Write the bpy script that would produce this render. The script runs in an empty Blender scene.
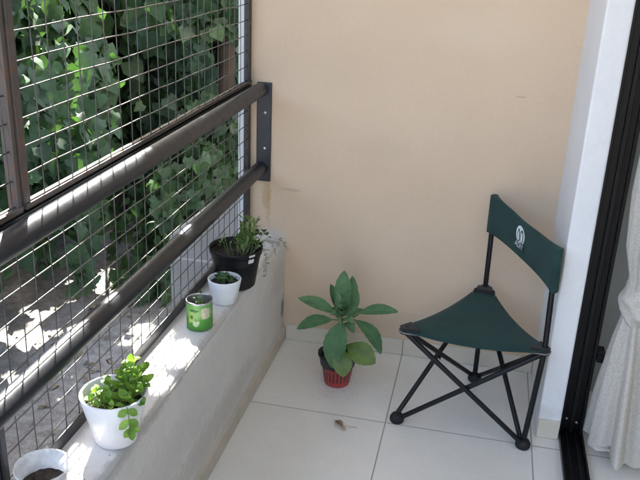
import bpy, math, random
from mathutils import Vector, Matrix
rnd = random.Random(7)
S = bpy.context.scene
COL = S.collection
PI = math.pi

# ------------------------------------------------------------------ helpers
class MB:
    """collects geometry for ONE mesh object"""
    def __init__(s): s.v = []; s.f = []; s.sm = []
    def add(s, vs, fs, smooth=False):
        o = len(s.v); s.v += [tuple(v) for v in vs]
        for f in fs: s.f.append(tuple(i + o for i in f)); s.sm.append(smooth)
    def box(s, a, b):
        x0, y0, z0 = a; x1, y1, z1 = b
        s.add([(x0,y0,z0),(x1,y0,z0),(x1,y1,z0),(x0,y1,z0),(x0,y0,z1),(x1,y0,z1),(x1,y1,z1),(x0,y1,z1)],
              [(0,3,2,1),(4,5,6,7),(0,1,5,4),(1,2,6,5),(2,3,7,6),(3,0,4,7)])
    def tube(s, pts, r, n=8, caps=True, smooth=True):
        pts = [Vector(p) for p in pts]; m = len(pts)
        rs = r if isinstance(r, (list, tuple)) else [r]*m
        d0 = (pts[1]-pts[0]).normalized()
        a = Vector((0,0,1)) if abs(d0.z) < .9 else Vector((1,0,0))
        n1 = d0.cross(a).normalized(); vs = []
        for i, p in enumerate(pts):
            d = (pts[min(i+1,m-1)]-pts[max(i-1,0)]).normalized()
            n1 = (n1 - d*n1.dot(d)).normalized(); n2 = d.cross(n1)
            for k in range(n):
                t = 2*PI*k/n; vs.append(p + (n1*math.cos(t)+n2*math.sin(t))*rs[i])
        fs = [(i*n+k, i*n+(k+1)%n, (i+1)*n+(k+1)%n, (i+1)*n+k) for i in range(m-1) for k in range(n)]
        s.add(vs, fs, smooth)
        if caps:
            s.add(vs[:n], [tuple(range(n))[::-1]]); s.add(vs[-n:], [tuple(range(n))])
    def lathe(s, prof, c=(0,0,0), n=40, smooth=True, wob=None):
        vs = []
        for (r, z) in prof:
            for k in range(n):
                t = 2*PI*k/n; q = r*(1 + (wob(t, z) if wob else 0))
                vs.append((c[0]+q*math.cos(t), c[1]+q*math.sin(t), c[2]+z))
        fs = [(i*n+k, i*n+(k+1)%n, (i+1)*n+(k+1)%n, (i+1)*n+k) for i in range(len(prof)-1) for k in range(n)]
        s.add(vs, fs, smooth)
    def disc(s, c, r, n=24, axis='z'):
        vs = []
        for k in range(n):
            t = 2*PI*k/n; a, b = r*math.cos(t), r*math.sin(t)
            vs.append((c[0]+a, c[1]+b, c[2]) if axis == 'z' else (c[0]+a, c[1], c[2]+b))
        s.add(vs, [tuple(range(n))] if axis == 'z' else [tuple(range(n))[::-1]])
    def leaf(s, base, tip, w, up=(0,0,1), arch=.15, fold=.25, nl=7, serr=0., wpos=.5, curl=0.):
        """a broad leaf: midrib from base to tip, bowed along up, folded along the midrib"""
        b = Vector(base); t = Vector(tip); d = t-b; L = d.length; d.normalize()
        u = Vector(up); u = (u - d*u.dot(d)).normalized(); sd = d.cross(u); vs = []
        e = math.log(.5)/math.log(wpos)
        for i in range(nl+1):
            q = i/nl; mid = b + d*(L*q) + u*(arch*L*math.sin(PI*q))
            ww = w*.5*max(math.sin(PI*q**e), 0)**.75 + .0006
            if serr: ww *= 1 + serr*(1 if i % 2 else -1)
            for k in (-1, -.5, 0, .5, 1):
                vs.append(mid + sd*(k*ww) + u*(abs(k)*fold*ww) - u*(curl*k*k*ww))
        fs = [(i*5+k, i*5+k+1, (i+1)*5+k+1, (i+1)*5+k) for i in range(nl) for k in range(4)]
        s.add(vs, fs, True)
    def small_leaf(s, c, d, nrm, L, w):
        """ivy-like pointed leaf, two folded halves"""
        d = Vector(d).normalized(); nrm = Vector(nrm); nrm = (nrm - d*nrm.dot(d))
        if nrm.length < 1e-3: nrm = d.orthogonal()
        nrm.normalize(); sd = d.cross(nrm); c = Vector(c)
        P = lambda a, b, h: c + d*(a*L) + sd*(b*w) + nrm*(h*w)
        vs = [P(-.38,0,-.06), P(.5,0,-.16), P(-.5,.34,.04), P(-.12,.52,.05), P(.16,.30,.02),
              P(-.5,-.34,.04), P(-.12,-.52,.05), P(.16,-.30,.02), P(.05,0,.02)]
        s.add(vs, [(0,8,3,2),(8,1,4,3),(0,5,6,8),(8,6,7,1)], True)
    def build(s, name, m, parent=None, bevel=0, seg=2, subsurf=0):
        me = bpy.data.meshes.new(name); me.from_pydata(s.v, [], s.f); me.update()
        me.polygons.foreach_set('use_smooth', s.sm)
        o = bpy.data.objects.new(name, me); COL.objects.link(o)
        ms = m if isinstance(m, (list, tuple)) else [m]
        for q in ms: me.materials.append(q)
        if parent:
            o.parent = parent; o.matrix_parent_inverse = Matrix.Translation(-parent.location)
        if bevel:
            md = o.modifiers.new('bev', 'BEVEL'); md.width = bevel; md.segments = seg; md.limit_method = 'ANGLE'
            md.harden_normals = False
        if subsurf:
            md = o.modifiers.new('sub', 'SUBSURF'); md.levels = md.render_levels = subsurf
        return o

def tag(o, label=None, cat=None, group=None, kind=None):
    if label: o['label'] = label
    if cat: o['category'] = cat
    if group: o['group'] = group
    if kind: o['kind'] = kind
    return o
def thing(name, loc, label, cat, group=None):
    o = bpy.data.objects.new(name, None); COL.objects.link(o); o.location = loc
    o.empty_display_size = .05
    return tag(o, label, cat, group)
def one_box(name, a, b, m, parent=None, bevel=0, seg=2):
    k = MB(); k.box(a, b); return k.build(name, m, parent, bevel, seg)

# ------------------------------------------------------------------ materials
def newmat(name):
    m = bpy.data.materials.new(name); m.use_nodes = True
    nt = m.node_tree; return m, nt, nt.nodes['Principled BSDF']
def N(nt, t, **kw):
    n = nt.nodes.new(t)
    for k, v in kw.items(): setattr(n, k, v)
    return n
def noise(nt, scale, detail=4, rough=.55, coord=None):
    n = N(nt, 'ShaderNodeTexNoise'); n.inputs['Scale'].default_value = scale
    n.inputs['Detail'].default_value = detail; n.inputs['Roughness'].default_value = rough
    if coord is None:
        coord = N(nt, 'ShaderNodeTexCoord').outputs['Object']
    nt.links.new(coord, n.inputs['Vector']); return n
def ramp(nt, src, stops):
    r = N(nt, 'ShaderNodeValToRGB'); e = r.color_ramp.elements
    while len(e) < len(stops): e.new(.5)
    for k, (p, c) in zip(e, stops):
        k.position = p; k.color = (*c, 1) if len(c) == 3 else c
    nt.links.new(src, r.inputs['Fac']); return r
def mixc(nt, fac, a, b, mode='MIX'):
    n = N(nt, 'ShaderNodeMix', data_type='RGBA', blend_type=mode)
    for i, v in ((0, fac), (6, a), (7, b)):
        if hasattr(v, 'is_linked') or hasattr(v, 'links'): nt.links.new(v, n.inputs[i])
        elif i == 0: n.inputs[0].default_value = v
        else: n.inputs[i].default_value = (*v, 1)
    return n.outputs[2]
def bump(nt, bsdf, h, strength=.3, dist=.002):
    b = N(nt, 'ShaderNodeBump'); b.inputs['Strength'].default_value = strength; b.inputs['Distance'].default_value = dist
    nt.links.new(h, b.inputs['Height']); nt.links.new(b.outputs[0], bsdf.inputs['Normal'])
def math_(nt, op, a, b=None, c=None):
    n = N(nt, 'ShaderNodeMath', operation=op)
    for i, v in enumerate((a, b, c)):
        if v is None: continue
        if isinstance(v, (int, float)): n.inputs[i].default_value = v
        else: nt.links.new(v, n.inputs[i])
    return n.outputs[0]
def simple(name, col, rough=.5, var=.12, scale=20, metal=0, bs=.15, bscale=120, spec=.5, sss=0):
    m, nt, b = newmat(name)
    n = noise(nt, scale)
    lo = tuple(max(0, c*(1-var)) for c in col); hi = tuple(min(1, c*(1+var)) for c in col)
    r = ramp(nt, n.outputs['Fac'], [(.3, lo), (.7, hi)])
    nt.links.new(r.outputs[0], b.inputs['Base Color'])
    rr = noise(nt, scale*1.7)
    nt.links.new(math_(nt, 'MULTIPLY_ADD', rr.outputs['Fac'], .25, rough-.125), b.inputs['Roughness'])
    b.inputs['Metallic'].default_value = metal
    b.inputs['Specular IOR Level'].default_value = spec
    if bs: bump(nt, b, noise(nt, bscale).outputs['Fac'], bs, .002)
    return m
def leafmat(name, dark, mid, light, rough=.4, transl=.25, vein=True, scale=40):
    m, nt, b = newmat(name)
    g = N(nt, 'ShaderNodeNewGeometry')
    r = ramp(nt, g.outputs['Random Per Island'], [(0, dark), (.55, mid), (1, light)])
    n = noise(nt, scale, 3)
    c = mixc(nt, .8, r.outputs[0], ramp(nt, n.outputs['Fac'], [(.3, (.65,.65,.65)), (.7, (1.2,1.2,1.1))]).outputs[0], 'MULTIPLY')
    nt.links.new(c, b.inputs['Base Color']); b.inputs['Roughness'].default_value = rough
    t = N(nt, 'ShaderNodeBsdfTranslucent')
    nt.links.new(mixc(nt, 1, c, (1.3, 1.5, .5), 'MULTIPLY'), t.inputs['Color'])
    mx = N(nt, 'ShaderNodeMixShader'); mx.inputs[0].default_value = transl
    out = nt.nodes['Material Output']
    nt.links.new(b.outputs[0], mx.inputs[1]); nt.links.new(t.outputs[0], mx.inputs[2]); nt.links.new(mx.outputs[0], out.inputs[0])
    bump(nt, b, n.outputs['Fac'], .25, .003)
    return m
def stained(name, col, col2, rough, scale=1.6, fine=60, bs=.25, spots=None, spotcol=None):
    """painted plaster: broad mottling + fine grain, optional stains at given places (x,y,z,radii)"""
    m, nt, b = newmat(name)
    tc = N(nt, 'ShaderNodeTexCoord').outputs['Object']
    n1 = noise(nt, scale, 5, .6, tc); n2 = noise(nt, fine, 4, .6, tc)
    c = ramp(nt, n1.outputs['Fac'], [(.3, col2), (.65, col)]).outputs[0]
    c = mixc(nt, .35, c, ramp(nt, n2.outputs['Fac'], [(.3, (.92,.92,.92)), (.7, (1.05,1.05,1.05))]).outputs[0], 'MULTIPLY')
    for (x, y, z, rx, ry, rz, sc, amt) in (spots or []):
        mp = N(nt, 'ShaderNodeMapping', vector_type='POINT'); nt.links.new(tc, mp.inputs[0])
        mp.inputs['Location'].default_value = (-x/rx, -y/ry, -z/rz); mp.inputs['Scale'].default_value = (1/rx, 1/ry, 1/rz)
        ln = N(nt, 'ShaderNodeVectorMath', operation='LENGTH'); nt.links.new(mp.outputs[0], ln.inputs[0])
        d = math_(nt, 'ADD', ln.outputs['Value'], math_(nt, 'MULTIPLY', math_(nt, 'SUBTRACT', noise(nt, 45, 5, .7, tc).outputs['Fac'], .5), 1.6))
        f = ramp(nt, d, [(.45, (amt,)*3), (1.1, (0,0,0))]).outputs[0]
        c = mixc(nt, f, c, sc)
    nt.links.new(c, b.inputs['Base Color']); b.inputs['Roughness'].default_value = rough
    h = math_(nt, 'ADD', n2.outputs['Fac'], math_(nt, 'MULTIPLY', noise(nt, 9, 5, .6, tc).outputs['Fac'], 2.0))
    bump(nt, b, h, bs, .003)
    return m

M = {}
M['beige'] = stained('beige_paint', (.655,.505,.36), (.60,.457,.322), .75, 1.7, 90, .07,
    [(-.755,2.69,.585,.022,.05,.075,(.42,.27,.10),.55), (-.745,2.69,.55,.012,.05,.11,(.40,.26,.11),.4),
     (-.66,2.69,.615,.05,.05,.008,(.42,.30,.2),.5), (-.72,2.69,.43,.06,.05,.035,(.52,.50,.48),.6), (.115,2.69,1.02,.022,.05,.004,(.36,.29,.22),.6), (-.35,2.69,.80,.16,.05,.05,(.56,.44,.33),.35), (-.2,2.69,.13,.25,.05,.06,(.50,.41,.31),.35), (-.05,2.69,1.22,.2,.05,.08,(.66,.54,.41),.4), (-.52,2.69,.10,.09,.05,.04,(.47,.38,.29),.4), (.20,2.69,.52,.012,.05,.05,(.48,.40,.32),.45)])
M['white_paint'] = stained('white_paint', (.80,.80,.80), (.74,.74,.75), .6, 2.5, 70, .15,
    [(.30,2.28,.09,.07,.05,.03,(.55,.52,.47),.4)])
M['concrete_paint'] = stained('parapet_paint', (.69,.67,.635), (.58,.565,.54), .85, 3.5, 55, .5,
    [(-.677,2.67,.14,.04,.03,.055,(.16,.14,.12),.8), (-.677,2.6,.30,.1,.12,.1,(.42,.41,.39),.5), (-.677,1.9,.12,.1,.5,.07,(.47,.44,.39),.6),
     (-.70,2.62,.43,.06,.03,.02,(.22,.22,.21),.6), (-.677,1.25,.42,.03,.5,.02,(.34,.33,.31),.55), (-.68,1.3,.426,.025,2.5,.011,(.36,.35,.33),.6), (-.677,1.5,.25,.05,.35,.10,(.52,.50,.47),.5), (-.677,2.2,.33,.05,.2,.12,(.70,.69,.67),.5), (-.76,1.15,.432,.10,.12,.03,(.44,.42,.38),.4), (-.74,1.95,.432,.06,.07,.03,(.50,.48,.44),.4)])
M['skirt'] = stained('skirting_tile', (.66,.60,.49), (.60,.54,.44), .35, 6, 120, .05)
M['skirt_dirty'] = stained('skirting_old', (.56,.51,.42), (.44,.40,.32), .5, 9, 120, .2)
M['garden_white'] = stained('garden_white', (.72,.72,.70), (.62,.62,.60), .8, 3, 60, .3)
M['render_grey'] = stained('grey_render', (.44,.42,.385), (.32,.30,.275), .9, 3.2, 40, .8,
    [(-1.0,2.69,.285,.17,.05,.006,(.62,.60,.56),.8)])
M['backdrop_dark'] = stained('backdrop_boards', (.06,.045,.03), (.025,.02,.014), .95, 5, 40, .8)  # near black, so gaps in the ivy look dark
M['room_shade'] = stained('room_shade_paint', (.27,.28,.265), (.24,.25,.235), .8, 2, 60, .1)  # wall colour darkened to grey so the gap by the curtain reads as shade
M['ceiling'] = stained('ceiling_paint', (.78,.77,.74), (.74,.73,.70), .8, 2, 60, .1)

# black metal
M['black_tube'] = simple('black_tube_paint', (.007,.0075,.010), .42, .2, 30, .0, .06, 160, .8)
_b = M['black_tube'].node_tree.nodes['Principled BSDF']; _b.inputs['Specular Tint'].default_value = (.84,.90,1,1)
M['black_frame'] = simple('black_aluminium', (.005,.0045,.0045), .38, .3, 30, 0, .06, 200, .3)
M['chair_tube'] = simple('chair_steel', (.006,.006,.007), .4, .25, 40, 0, .05, 200, .35)
M['rubber'] = simple('black_rubber', (.007,.007,.007), .7, .3, 60)
M['screw'] = simple('screw_head', (.5,.5,.5), .35, .2, 80, .8, 0)
M['grey_iron'] = simple('grey_iron', (.045,.04,.038), .5, .4, 40, .2, .2, 200)
def rusty():
    m, nt, b = newmat('rusty_iron')
    n = noise(nt, 26, 6, .65)
    c = ramp(nt, n.outputs['Fac'], [(.30,(.06,.052,.046)), (.52,(.10,.08,.068)), (.66,(.15,.075,.045)), (.8,(.22,.12,.07))])
    nt.links.new(c.outputs[0], b.inputs['Base Color'])
    nt.links.new(ramp(nt, n.outputs['Fac'], [(.3,(.4,)*3),(.7,(.85,)*3)]).outputs[0], b.inputs['Roughness'])
    bump(nt, b, noise(nt, 150).outputs['Fac'], .4, .002); return m
M['rust'] = rusty()
M['wire'] = simple('mesh_wire', (.095,.092,.086), .42, .4, 30, .25, .1, 200)
M['green_cloth'] = None
def cloth(name, col, var=.2, weave=900, rough=.9, sheen=.15):
    m, nt, b = newmat(name)
    tc = N(nt, 'ShaderNodeTexCoord').outputs['Object']
    w1 = N(nt, 'ShaderNodeTexWave', wave_type='BANDS', bands_direction='X'); w1.inputs['Scale'].default_value = weave/6; nt.links.new(tc, w1.inputs[0])
    w2 = N(nt, 'ShaderNodeTexWave', wave_type='BANDS', bands_direction='Z'); w2.inputs['Scale'].default_value = weave/6; nt.links.new(tc, w2.inputs[0])
    n = noise(nt, 14, 5)
    c = ramp(nt, n.outputs['Fac'], [(.3, tuple(v*(1-var) for v in col)), (.7, tuple(min(1,v*(1+var)) for v in col))]).outputs[0]
    nt.links.new(c, b.inputs['Base Color']); b.inputs['Roughness'].default_value = rough
    b.inputs['Sheen Weight'].default_value = sheen
    h = math_(nt, 'ADD', math_(nt, 'ADD', w1.outputs['Fac'], w2.outputs['Fac']), math_(nt, 'MULTIPLY', n.outputs['Fac'], 4))
    bump(nt, b, h, .35, .001); return m
M['green_cloth'] = cloth('dark_green_canvas', (.008,.040,.035), .22, 900, .9, .05)
M['pad'] = cloth('corner_pad', (.012,.011,.010), .3)
M['trim'] = cloth('grey_trim', (.22,.20,.18), .2)
def curtain_mat():
    m, nt, b = newmat('curtain_weave')
    tc = N(nt, 'ShaderNodeTexCoord').outputs['Object']
    mp = N(nt, 'ShaderNodeMapping'); mp.inputs['Scale'].default_value = (1,1,.25); nt.links.new(tc, mp.inputs[0])
    n = noise(nt, 420, 3, .6, mp.outputs[0]); n2 = noise(nt, 300, 2, .5, tc)
    f = math_(nt, 'MULTIPLY', math_(nt, 'ADD', n.outputs['Fac'], n2.outputs['Fac']), .5)
    c = ramp(nt, f, [(.36, (.56,.52,.455)), (.56, (.78,.74,.67))]).outputs[0]
    nt.links.new(c, b.inputs['Base Color']); b.inputs['Roughness'].default_value = .95
    bump(nt, b, f, .5, .002)
    t = N(nt, 'ShaderNodeBsdfTranslucent'); nt.links.new(c, t.inputs[0])
    mx = N(nt, 'ShaderNodeMixShader'); mx.inputs[0].default_value = .3
    nt.links.new(b.outputs[0], mx.inputs[1]); nt.links.new(t.outputs[0], mx.inputs[2])
    nt.links.new(mx.outputs[0], nt.nodes['Material Output'].inputs[0]); return m
M['curtain'] = curtain_mat()
M['white_ceramic'] = simple('white_glaze', (.80,.80,.81), .28, .03, 8, 0, .03, 60, .5)
M['white_ceramic2'] = stained('white_glaze_old', (.76,.77,.78), (.68,.70,.72), .3, 14, 80, .08)
M['black_plastic'] = simple('black_plastic', (.007,.007,.008), .42, .3, 25, 0, .05, 120, .3)
M['navy_plastic'] = simple('black_liner', (.015,.016,.024), .45, .3, 30, 0, .1, 120)
M['soil'] = stained('potting_soil', (.055,.04,.03), (.015,.011,.008), .95, 60, 220, 1.0)
M['red_plastic'] = simple('red_plastic', (.36,.035,.028), .45, .25, 18, 0, .1, 90)
M['sticker'] = simple('white_sticker', (.7,.7,.68), .6, .05, 20, 0, 0)
M['tin'] = simple('tin_rim', (.5,.5,.5), .35, .25, 60, .85, .05)
M['logo_white'] = simple('print_white', (.72,.76,.74), .8, .08, 60, 0, 0)
M['logo_dark'] = simple('print_dark', (.012,.035,.035), .85, .1, 60, 0, 0)
M['stem_green'] = simple('green_stem', (.16,.22,.07), .6, .2, 40)
M['stem_brown'] = simple('woody_stem', (.11,.075,.045), .85, .35, 30, 0, .5, 60)
M['bark'] = stained('bark', (.055,.042,.03), (.022,.017,.012), .95, 10, 45, 1.0)
M['dry_leaf'] = simple('dry_leaf', (.21,.115,.075), .8, .4, 60, 0, .3)
M['dry_light'] = simple('dry_leaf_pale', (.42,.30,.18), .8, .2, 60, 0, .3)
def red_basket():
    m, nt, b = newmat('red_basket')
    tc = N(nt, 'ShaderNodeTexCoord').outputs['Object']
    s = N(nt, 'ShaderNodeSeparateXYZ'); nt.links.new(tc, s.inputs[0])
    a = math_(nt, 'ARCTAN2', s.outputs[1], s.outputs[0])
    st = math_(nt, 'SINE', math_(nt, 'MULTIPLY', a, 24))
    z = s.outputs[2]
    inz = math_(nt, 'MULTIPLY', math_(nt, 'GREATER_THAN', z, .020), math_(nt, 'LESS_THAN', z, .064))
    f = math_(nt, 'MULTIPLY', math_(nt, 'LESS_THAN', st, -.25), inz)      # slots in the basket show the black liner
    n = noise(nt, 18)
    c = ramp(nt, n.outputs['Fac'], [(.3, (.30,.03,.025)), (.7, (.44,.05,.04))]).outputs[0]
    nt.links.new(mixc(nt, f, c, (.05,.022,.03)), b.inputs['Base Color']); b.inputs['Roughness'].default_value = .45
    bump(nt, b, n.outputs['Fac'], .1, .002); return m
def clear_plastic():
    m, nt, b = newmat('clear_plastic')
    b.inputs['Base Color'].default_value = (.9,.92,.95,1); b.inputs['Roughness'].default_value = .25
    n = noise(nt, 40, 4)
    tr = N(nt, 'ShaderNodeBsdfTransparent'); mx = N(nt, 'ShaderNodeMixShader')
    nt.links.new(ramp(nt, n.outputs['Fac'], [(.35, (.30,)*3), (.7, (.62,)*3)]).outputs[0], mx.inputs[0])
    nt.links.new(tr.outputs[0], mx.inputs[1]); nt.links.new(b.outputs[0], mx.inputs[2])
    nt.links.new(mx.outputs[0], nt.nodes['Material Output'].inputs[0]); return m
M['clear'] = clear_plastic()
M['midrib'] = simple('leaf_midrib', (.11,.21,.10), .5, .15, 40)
M['red_basket'] = red_basket()

M['ivy'] = leafmat('ivy_leaf', (.026,.064,.026), (.045,.10,.042), (.070,.14,.065), .62, .25)
M['ivy_pale'] = leafmat('ivy_leaf_pale', (.045,.085,.055), (.075,.125,.085), (.10,.15,.11), .5, .15)
M['crown'] = leafmat('tree_leaf', (.02,.05,.018), (.035,.075,.025), (.06,.10,.035), .45, .2)
M['basil'] = leafmat('basil_leaf', (.13,.25,.035), (.20,.35,.06), (.29,.44,.09), .45, .35)
M['herb'] = leafmat('herb_leaf', (.02,.055,.02), (.04,.10,.03), (.07,.15,.05), .5, .2)
M['sprig'] = leafmat('sprig_leaf', (.10,.19,.05), (.17,.28,.07), (.27,.38,.13), .5, .3)
M['silver'] = leafmat('trailing_leaf', (.22,.25,.19), (.30,.33,.27), (.40,.42,.36), .6, .2)
M['sage'] = leafmat('plant_leaf', (.070,.155,.070), (.10,.205,.095), (.15,.265,.135), .75, .2, scale=30)
M['sage_old'] = leafmat('plant_leaf_old', (.10,.17,.035), (.125,.19,.04), (.15,.21,.05), .5, .2, scale=22)

def tile_mat():
    m, nt, b = newmat('glazed_floor_tile')
    tc = N(nt, 'ShaderNodeTexCoord').outputs['Object']
    sx = N(nt, 'ShaderNodeSeparateXYZ'); nt.links.new(tc, sx.inputs[0])
    T = .4715
    def cell(out, o):
        q = math_(nt, 'DIVIDE', math_(nt, 'SUBTRACT', out, o), T)
        fl = math_(nt, 'FLOOR', q); fr = math_(nt, 'SUBTRACT', q, fl)
        d = math_(nt, 'MULTIPLY', math_(nt, 'SUBTRACT', .5, math_(nt, 'ABSOLUTE', math_(nt, 'SUBTRACT', fr, .5))), T)
        return fl, d
    fx, dx = cell(sx.outputs[0], -.2005); fy, dy = cell(sx.outputs[1], 2.2145)
    d = math_(nt, 'MINIMUM', dx, dy)
    g = ramp(nt, math_(nt, 'MULTIPLY', d, 100), [(.16, (1,1,1)), (.26, (0,0,0))]).outputs[0]   # d in units of 1 cm
    cb = N(nt, 'ShaderNodeCombineXYZ'); nt.links.new(fx, cb.inputs[0]); nt.links.new(fy, cb.inputs[1])
    wn = N(nt, 'ShaderNodeTexWhiteNoise', noise_dimensions='3D'); nt.links.new(cb.outputs[0], wn.inputs['Vector'])
    n = noise(nt, 5, 6, .6, tc); n2 = noise(nt, 90, 3, .6, tc)
    c = ramp(nt, n.outputs['Fac'], [(.3, (.715,.695,.635)), (.7, (.775,.755,.695))]).outputs[0]
    c = mixc(nt, .5, c, ramp(nt, n2.outputs['Fac'], [(.3, (.93,.93,.93)), (.7, (1.04,1.04,1.04))]).outputs[0], 'MULTIPLY')
    c = mixc(nt, .8, c, ramp(nt, wn.outputs['Value'], [(0, (.95,.95,.95)), (1, (1.02,1.02,1.02))]).outputs[0], 'MULTIPLY')
    c = mixc(nt, g, c, (.33,.31,.28))
    nt.links.new(c, b.inputs['Base Color'])
    r = ramp(nt, n.outputs['Fac'], [(.3, (.16,)*3), (.75, (.30,)*3)]).outputs[0]
    nt.links.new(mixc(nt, g, r, (.8,.8,.8)), b.inputs['Roughness'])
    b.inputs['Specular IOR Level'].default_value = .5
    bump(nt, b, math_(nt, 'SUBTRACT', math_(nt, 'MULTIPLY', noise(nt, 3, 2, .5, tc).outputs['Fac'], .25), g), .25, .002)
    return m
M['tile'] = tile_mat()

def ground_mat():
    m, nt, b = newmat('garden_ground')
    tc = N(nt, 'ShaderNodeTexCoord').outputs['Object']
    n = noise(nt, 1.3, 6, .6, tc); n2 = noise(nt, 22, 6, .7, tc); n3 = noise(nt, 120, 3, .7, tc)
    c = ramp(nt, n.outputs['Fac'], [(.32, (.33,.29,.245)), (.48, (.43,.41,.38)), (.7, (.50,.485,.46))]).outputs[0]
    c = mixc(nt, .9, c, ramp(nt, n2.outputs['Fac'], [(.32, (.45,.42,.38)), (.6, (1.05,1.05,1.05))]).outputs[0], 'MULTIPLY')
    c = mixc(nt, .6, c, ramp(nt, n3.outputs['Fac'], [(.35, (.6,.6,.6)), (.65, (1.15,1.15,1.15))]).outputs[0], 'MULTIPLY')
    nt.links.new(c, b.inputs['Base Color']); b.inputs['Roughness'].default_value = .95
    bump(nt, b, math_(nt, 'ADD', n2.outputs['Fac'], n3.outputs['Fac']), .7, .01); return m
M['ground'] = ground_mat()

def can_mat():
    m, nt, b = newmat('printed_can_label')
    tc = N(nt, 'ShaderNodeTexCoord').outputs['Object']
    s = N(nt, 'ShaderNodeSeparateXYZ'); nt.links.new(tc, s.inputs[0])
    n = noise(nt, 30, 3, .5, tc)
    z = math_(nt, 'ADD', s.outputs[2], math_(nt, 'MULTIPLY', math_(nt, 'SUBTRACT', n.outputs['Fac'], .5), .02))
    c = ramp(nt, math_(nt, 'MULTIPLY', z, 10), [(.05, (.05,.20,.025)), (.35, (.08,.28,.04)), (.5, (.22,.42,.12)), (.85, (.13,.34,.08))]).outputs[0]
    nt.links.new(c, b.inputs['Base Color']); b.inputs['Roughness'].default_value = .38
    bump(nt, b, noise(nt, 60).outputs['Fac'], .08, .002); return m
M['can'] = can_mat()
M['can_pink'] = simple('label_pale_pink', (.52,.48,.34), .45, .2, 90, 0, 0)
M['can_yellow'] = simple('label_yellow', (.30,.40,.10), .45, .25, 90, 0, 0)
M['can_white'] = simple('label_white', (.42,.52,.30), .45, .15, 90, 0, 0)
M['can_dark'] = simple('label_dark_green', (.02,.12,.02), .45, .2, 90, 0, 0)

# ------------------------------------------------------------------ measures
D = 2.689            # end wall
XT, ZT = -.677, .432 # parapet inner edge, top
XO = -.846           # parapet outer face
XP, YP, XF = .2857, 2.278, .3557   # white door pillar
GZ = -.25            # garden level
CEIL = 2.6

# ------------------------------------------------------------------ setting
one = MB(); one.box((XO+.02, -.9, -.2), (4.2, 3.0, 0)); tag(one.build('floor', M['tile']), kind='structure')
g = MB(); g.add([(-60,-60,GZ),(60,-60,GZ),(60,60,GZ),(-60,60,GZ)], [(0,1,2,3)]); tag(g.build('garden_ground', M['ground']), kind='structure')
one = MB(); one.box((-1.2, -.1, CEIL), (4.3, 3.1, CEIL+.2)); tag(one.build('ceiling', M['ceiling']), kind='structure')

# beige end wall of the balcony
ew = thing('end_wall', (-.25, D, 0), 'beige painted end wall with a faint rust stain under the rail bracket', 'wall')
one_box('wall', (-.829, D, -.2), (XP+.002, D+.2, CEIL-.002), M['beige'], ew)
k = MB()
x = XT+.0135
for x1 in (-.2005, XP-.001):
    k.box((x+.001, D-.011, .001), (x1-.001, D+.01, .064)); x = x1
k.build('skirting', M['skirt'], ew, .0018)
# white pillar beside the door
dp = thing('door_pillar', (.32, 2.5, 0), 'white painted pillar between the beige wall and the black door frame', 'pillar')
one_box('pillar', (XP, YP, -.2), (XF+.002, D+.25, CEIL-.002), M['white_paint'], dp, .006, 3)
one_box('skirting', (XP+.001, YP-.010, .001), (XF-.001, YP+.002, .066), M['skirt'], dp, .0018)
# white strip of wall end outside the screen, and the grey garden wall
one_box('wall_end', (-.862, D-.004, GZ), (-.8305, D+.2, 2.59), M['garden_white'])
tag(bpy.data.objects['wall_end'], 'narrow white painted wall end seen through the mesh beside the beige wall', 'wall')
k = MB()
k.add([(-1.146,D,GZ),(-.864,D,GZ),(-.864,D,.56),(-1.0,D,.50),(-1.146,D,.37),
       (-1.146,D+.15,GZ),(-.864,D+.15,GZ),(-.864,D+.15,.56),(-1.0,D+.15,.50),(-1.146,D+.15,.37)],
      [(0,1,2,3,4),(9,8,7,6,5),(0,4,9,5),(1,6,7,2),(2,7,8,3),(3,8,9,4),(0,5,6,1)])
tag(k.build('garden_wall', M['render_grey'], None, .006), 'low grey rendered garden wall outside the mesh behind the black pot', 'wall')
# parapet
pw = thing('parapet_wall', (-.77, .8, 0), 'low rough grey white parapet wall that carries the row of pots', 'wall')
k = MB(); ny = 60
prof = lambda w: [(XO,GZ),(XT+w*.3,GZ),(XT+w*.3,ZT-.022),(XT-.004+w,ZT-.008),(XT-.014+w,ZT-.001),(XT-.05,ZT),(XO+.006,ZT),(XO,ZT-.006)]
vs = []; npf = 8
for i in range(ny+1):
    y = -.9 + (D-.003+.9)*i/ny; w = rnd.uniform(-.0035,.002)
    pp = prof(w)
    if y > D-.06: pp = [(a, b-(.02 if b > .41 and a > -.7 else 0)) for a, b in pp]
    vs += [(a, y, b) for a, b in pp]
fs = [(i*npf+j, i*npf+(j+1)%npf, (i+1)*npf+(j+1)%npf, (i+1)*npf+j) for i in range(ny) for j in range(npf)]
fs = [f[::-1] for f in fs]
k.add(vs, fs); k.add(vs[-npf:], [tuple(range(npf))[::-1]])
k.build('wall', M['concrete_paint'], pw)
k = MB(); y = -.9
while y < D-.02:
    y1 = min(y+.33, D-.012); k.box((XT-.004, y+.001, .001), (XT+.0135, y1-.001, .054)); y = y1
k.build('skirting', M['skirt_dirty'], pw, .002)

# rest of the house: it closes the room and the balcony
hw = thing('house_wall', (.39, .2, 0), 'plain white house wall above and beside the balcony door', 'wall')
k = MB(); k.box((XF, -.92, 0), (.45, -.902, CEIL-.002)); k.box((XF, -.9, 2.25), (.45, YP+.4, CEIL-.002)); k.build('wall', M['white_paint'], hw)
rw = thing('room_wall', (2.2, D, 0), 'off white room wall behind the curtain, its shade put into a dark grey colour', 'wall')
k = MB(); k.box((XF+.004, D-.08, 0), (4.3, D+.2, CEIL-.002)); k.box((4.2, -.9, 0), (4.3, D-.08, CEIL-.002)); k.box((.452, -.92, 0), (4.2, -.85, CEIL-.002)); k.build('wall', M['room_shade'], rw)

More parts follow.
